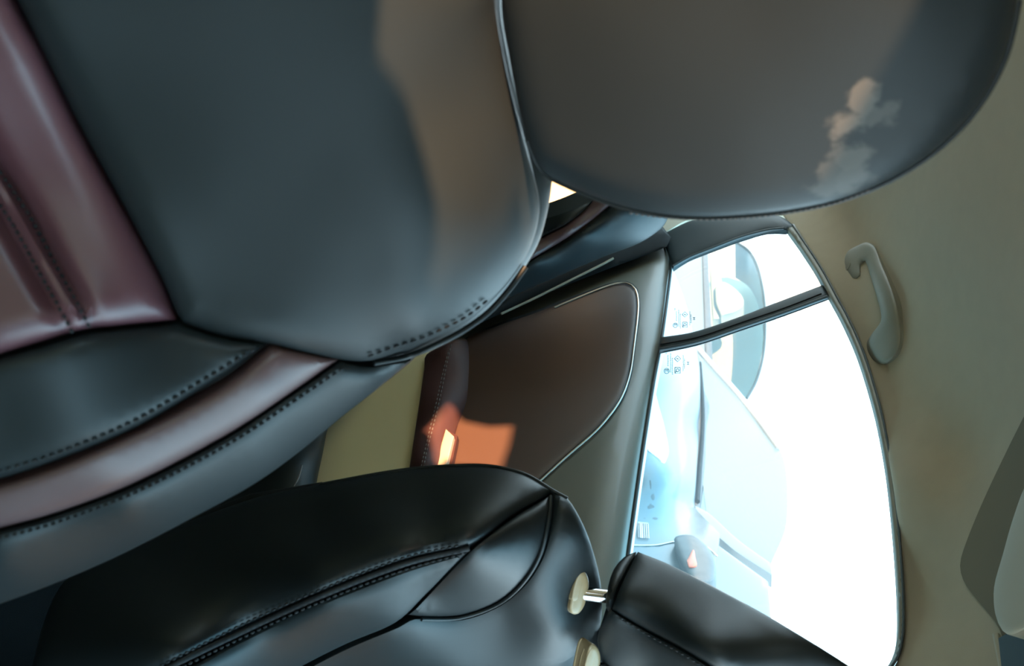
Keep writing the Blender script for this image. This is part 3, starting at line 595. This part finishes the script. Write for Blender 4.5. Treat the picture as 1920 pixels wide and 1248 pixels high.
# pale blue car, its nose to the rear of ours
A = thing('parked_car', 'pale blue parked car nearest the window, with bright headlamp and orange mirror lamp', 'car', (-1.9, 2.6, 0))
a_s = ysurf(((1180, 600, 2.0), (1180, 900, 2.0), (1180, 1200, 2.0), (1250, 500, 2.25), (1265, 700, 2.15), (1250, 900, 2.05), (1290, 1100, 2.05), (1312, 660, 2.9), (1312, 800, 2.8), (1305, 950, 2.5), (1330, 970, 2.3), (1440, 1062, 2.5), (1400, 1150, 2.3)))
panel('bodywork', [(1246, 470, 'c'), (1258, 496), (1276, 540), (1292, 590), (1304, 640), (1312, 690), (1312, 780), (1306, 880), (1302, 950, 'c'), (1318, 968), (1350, 1000, 'c'), (1344, 1060), (1340, 1180), (1340, 1420, 'c'), (1050, 1420, 'c'), (1050, 470, 'c')], a_s, M['paint'], A, 0.02, 40, (.1, .5, -.1), 24)
ws = ysurf(((1312, 660, 2.9), (1312, 800, 2.8), (1305, 950, 2.55), (1440, 1062, 2.75), (1440, 800, 3.3), (1425, 785, 3.3)))
panel('windscreen', [(1318, 668, 'c'), (1422, 786, 'c'), (1470, 860), (1475, 980), (1445, 1058, 'c'), (1380, 1018), (1325, 965, 'c'), (1316, 880), (1320, 780)], ws, M['car_window'], A, 0.01, 30, (0, .05, 0), 24)
line('pillar', [(1306, 650), (1340, 690), (1385, 740), (1424, 790), (1460, 840)], ws, 0.020, M['paint_white'], A, 0.02)
panel('cowl', [(1310, 668, 'c'), (1316, 690), (1320, 730), (1330, 760), (1324, 800), (1322, 860), (1318, 900), (1312, 952, 'c'), (1302, 950, 'c'), (1306, 880), (1309, 800), (1308, 730)], ws, M['paint_dark'], A, 0.01, 8, (0, .05, 0), 8, step=8, lift=0.03)
line('wiper', [(1312, 680), (1318, 780), (1312, 880), (1308, 940)], ws, 0.012, M['black'], A, 0.06)
panel('front_pillar', [(1304, 948, 'c'), (1330, 962), (1385, 1012), (1446, 1056, 'c'), (1448, 1078, 'c'), (1380, 1034), (1340, 1002), (1300, 985, 'c')], ws, M['paint'], A, 0.012, 9, (0, .1, 0), 10, step=8, lift=.06)
panel('side_window', [(1344, 1020, 'c'), (1382, 1048), (1440, 1090, 'c'), (1446, 1160), (1446, 1420, 'c'), (1336, 1420, 'c'), (1332, 1100)], a_s, M['car_window'], A, 0.01, 12, (0, .04, 0), 16)
h_ = panel('headlamp', [(1222, 700, 'c'), (1232, 750), (1246, 800), (1254, 845), (1246, 866), (1234, 858), (1216, 845, 'c'), (1205, 820), (1208, 760)], a_s, M['lamp_glass'], A, 0.02, 14, (.05, .1, 0), 10, step=8, lift=0.02)
panel('wheel_arch', [(1218, 892, 'c'), (1228, 930), (1238, 985), (1240, 1050, 'c'), (1180, 1060, 'c'), (1186, 990), (1208, 960), (1216, 930)], a_s, M['paint_dark'], A, 0.006, 8, (0, .05, 0), 10, step=8, lift=0.012)
bm = bmesh.new()
for k in range(6):
    x = 1196+k*3.7; add_tube(bm, a_s.at([[x, 980+k*.4], [x+1.5, 1008+k*.3]], .030), .0026, 6)
add_tube(bm, a_s.at([[1195, 979], [1215, 981]], .031), .003, 6)
finish('fender_grille', bm, M['chrome'], A, 60, 'small bright grille of upright bars')
line('body_seam', [(1186, 1022), (1230, 1022), (1262, 1016), (1290, 1012), (1320, 1022), (1345, 1042)], a_s, 0.004, M['chrome'], A, 0.022)
mr_ = panel('mirror', [(1264, 1010), (1280, 1002), (1300, 1004), (1322, 1020), (1338, 1042), (1342, 1070), (1336, 1090), (1300, 1090), (1275, 1050)], a_s, M['paint_dark'], A, 0.04, 18, (0, .08, 0), 9, step=7, lift=0.10)
panel('mirror_lamp', [(1288, 1050, 'c'), (1300, 1030), (1304, 1046), (1306, 1060), (1292, 1062)], a_s, M['orange'], mr_, 0.006, 6, (0, .02, 0), 6, step=5, lift=0.145, label='orange mirror lamp')
for k in (0, 1):
    x = -1.9+k*2.6
    bm = bmesh.new(); add_tube(bm, [(x, 2.12, .31), (x, 2.34, .31)], .31, 28); finish('wheel', bm, M['black'], A)
# second car behind, arched side window
B = thing('parked_car', 'white parked car farther back with arched side windows and cream seats inside', 'car', (-4.2, 4.6, 0))
b_s = ysurf(((1200, 500, 4.2), (1300, 480, 4.2), (1300, 740, 4.2), (1380, 455, 4.5), (1440, 600, 4.6), (1400, 745, 4.5)))
panel('bodywork', [(1316, 430, 'c'), (1320, 520), (1324, 610), (1330, 760), (1322, 800, 'c'), (1200, 800, 'c'), (1200, 430, 'c')], b_s, M['paint'], B, 0.02, 30, (-.1, 1.2, 0), 24)
panel('window_surround', [(1384, 440, 'c'), (1418, 450), (1440, 490), (1452, 545), (1455, 610), (1450, 670), (1434, 720), (1412, 756), (1384, 790, 'c'), (1376, 782, 'c'), (1398, 745), (1416, 712), (1428, 664), (1436, 610), (1433, 550), (1422, 498), (1405, 468), (1378, 450, 'c')], b_s, M['paint_white'], B, 0.015, 8, (-.1, .6, 0), 12, step=8)
line('window_seal', [(1378, 452), (1404, 470), (1421, 502), (1432, 552), (1435, 610), (1431, 666), (1418, 714), (1400, 747)], b_s, 0.012, M['frame_dark'], B, 0.02)
panel('sill', [(1316, 440, 'c'), (1326, 440, 'c'), (1334, 620), (1340, 770, 'c'), (1326, 770, 'c'), (1322, 620)], b_s, M['paint_dark'], B, 0.01, 5, (0, .1, 0), 12, lift=.03)
bt_s = ysurf(((1300, 480, 4.6), (1300, 740, 4.6), (1400, 500, 4.7), (1400, 700, 4.7)))
st_ = panel('seat', [(1330, 496, 'c'), (1346, 506), (1354, 530), (1358, 570), (1356, 596), (1336, 598, 'c')], bt_s, M['seat_cream'], B, .06, 14, (0, .15, 0), 9, step=7)
panel('seat', [(1340, 540, 'c'), (1352, 528), (1372, 536), (1392, 556), (1394, 572), (1380, 584), (1352, 592, 'c'), (1342, 570)], bt_s, M['seat_cream'], B, .08, 16, (0, .15, 0), 9, step=7, lift=.12)
panel('side_window', [(1328, 452, 'c'), (1376, 448), (1402, 470), (1418, 500), (1429, 550), (1432, 610), (1428, 664), (1416, 712), (1396, 748, 'c'), (1336, 760, 'c')], b_s, M['glass'], B, 0, 10, (0, 0, 0), 30, lift=.005)
panel('roof_lining', [(1330, 440, 'c'), (1440, 470, 'c'), (1452, 610), (1400, 760, 'c'), (1330, 760, 'c')], ysurf(((1300, 480, 5.4), (1300, 740, 5.4), (1400, 500, 5.4), (1400, 700, 5.4))), M['seat_cream'], B, 0, 10, (0, .05, 0), 30)
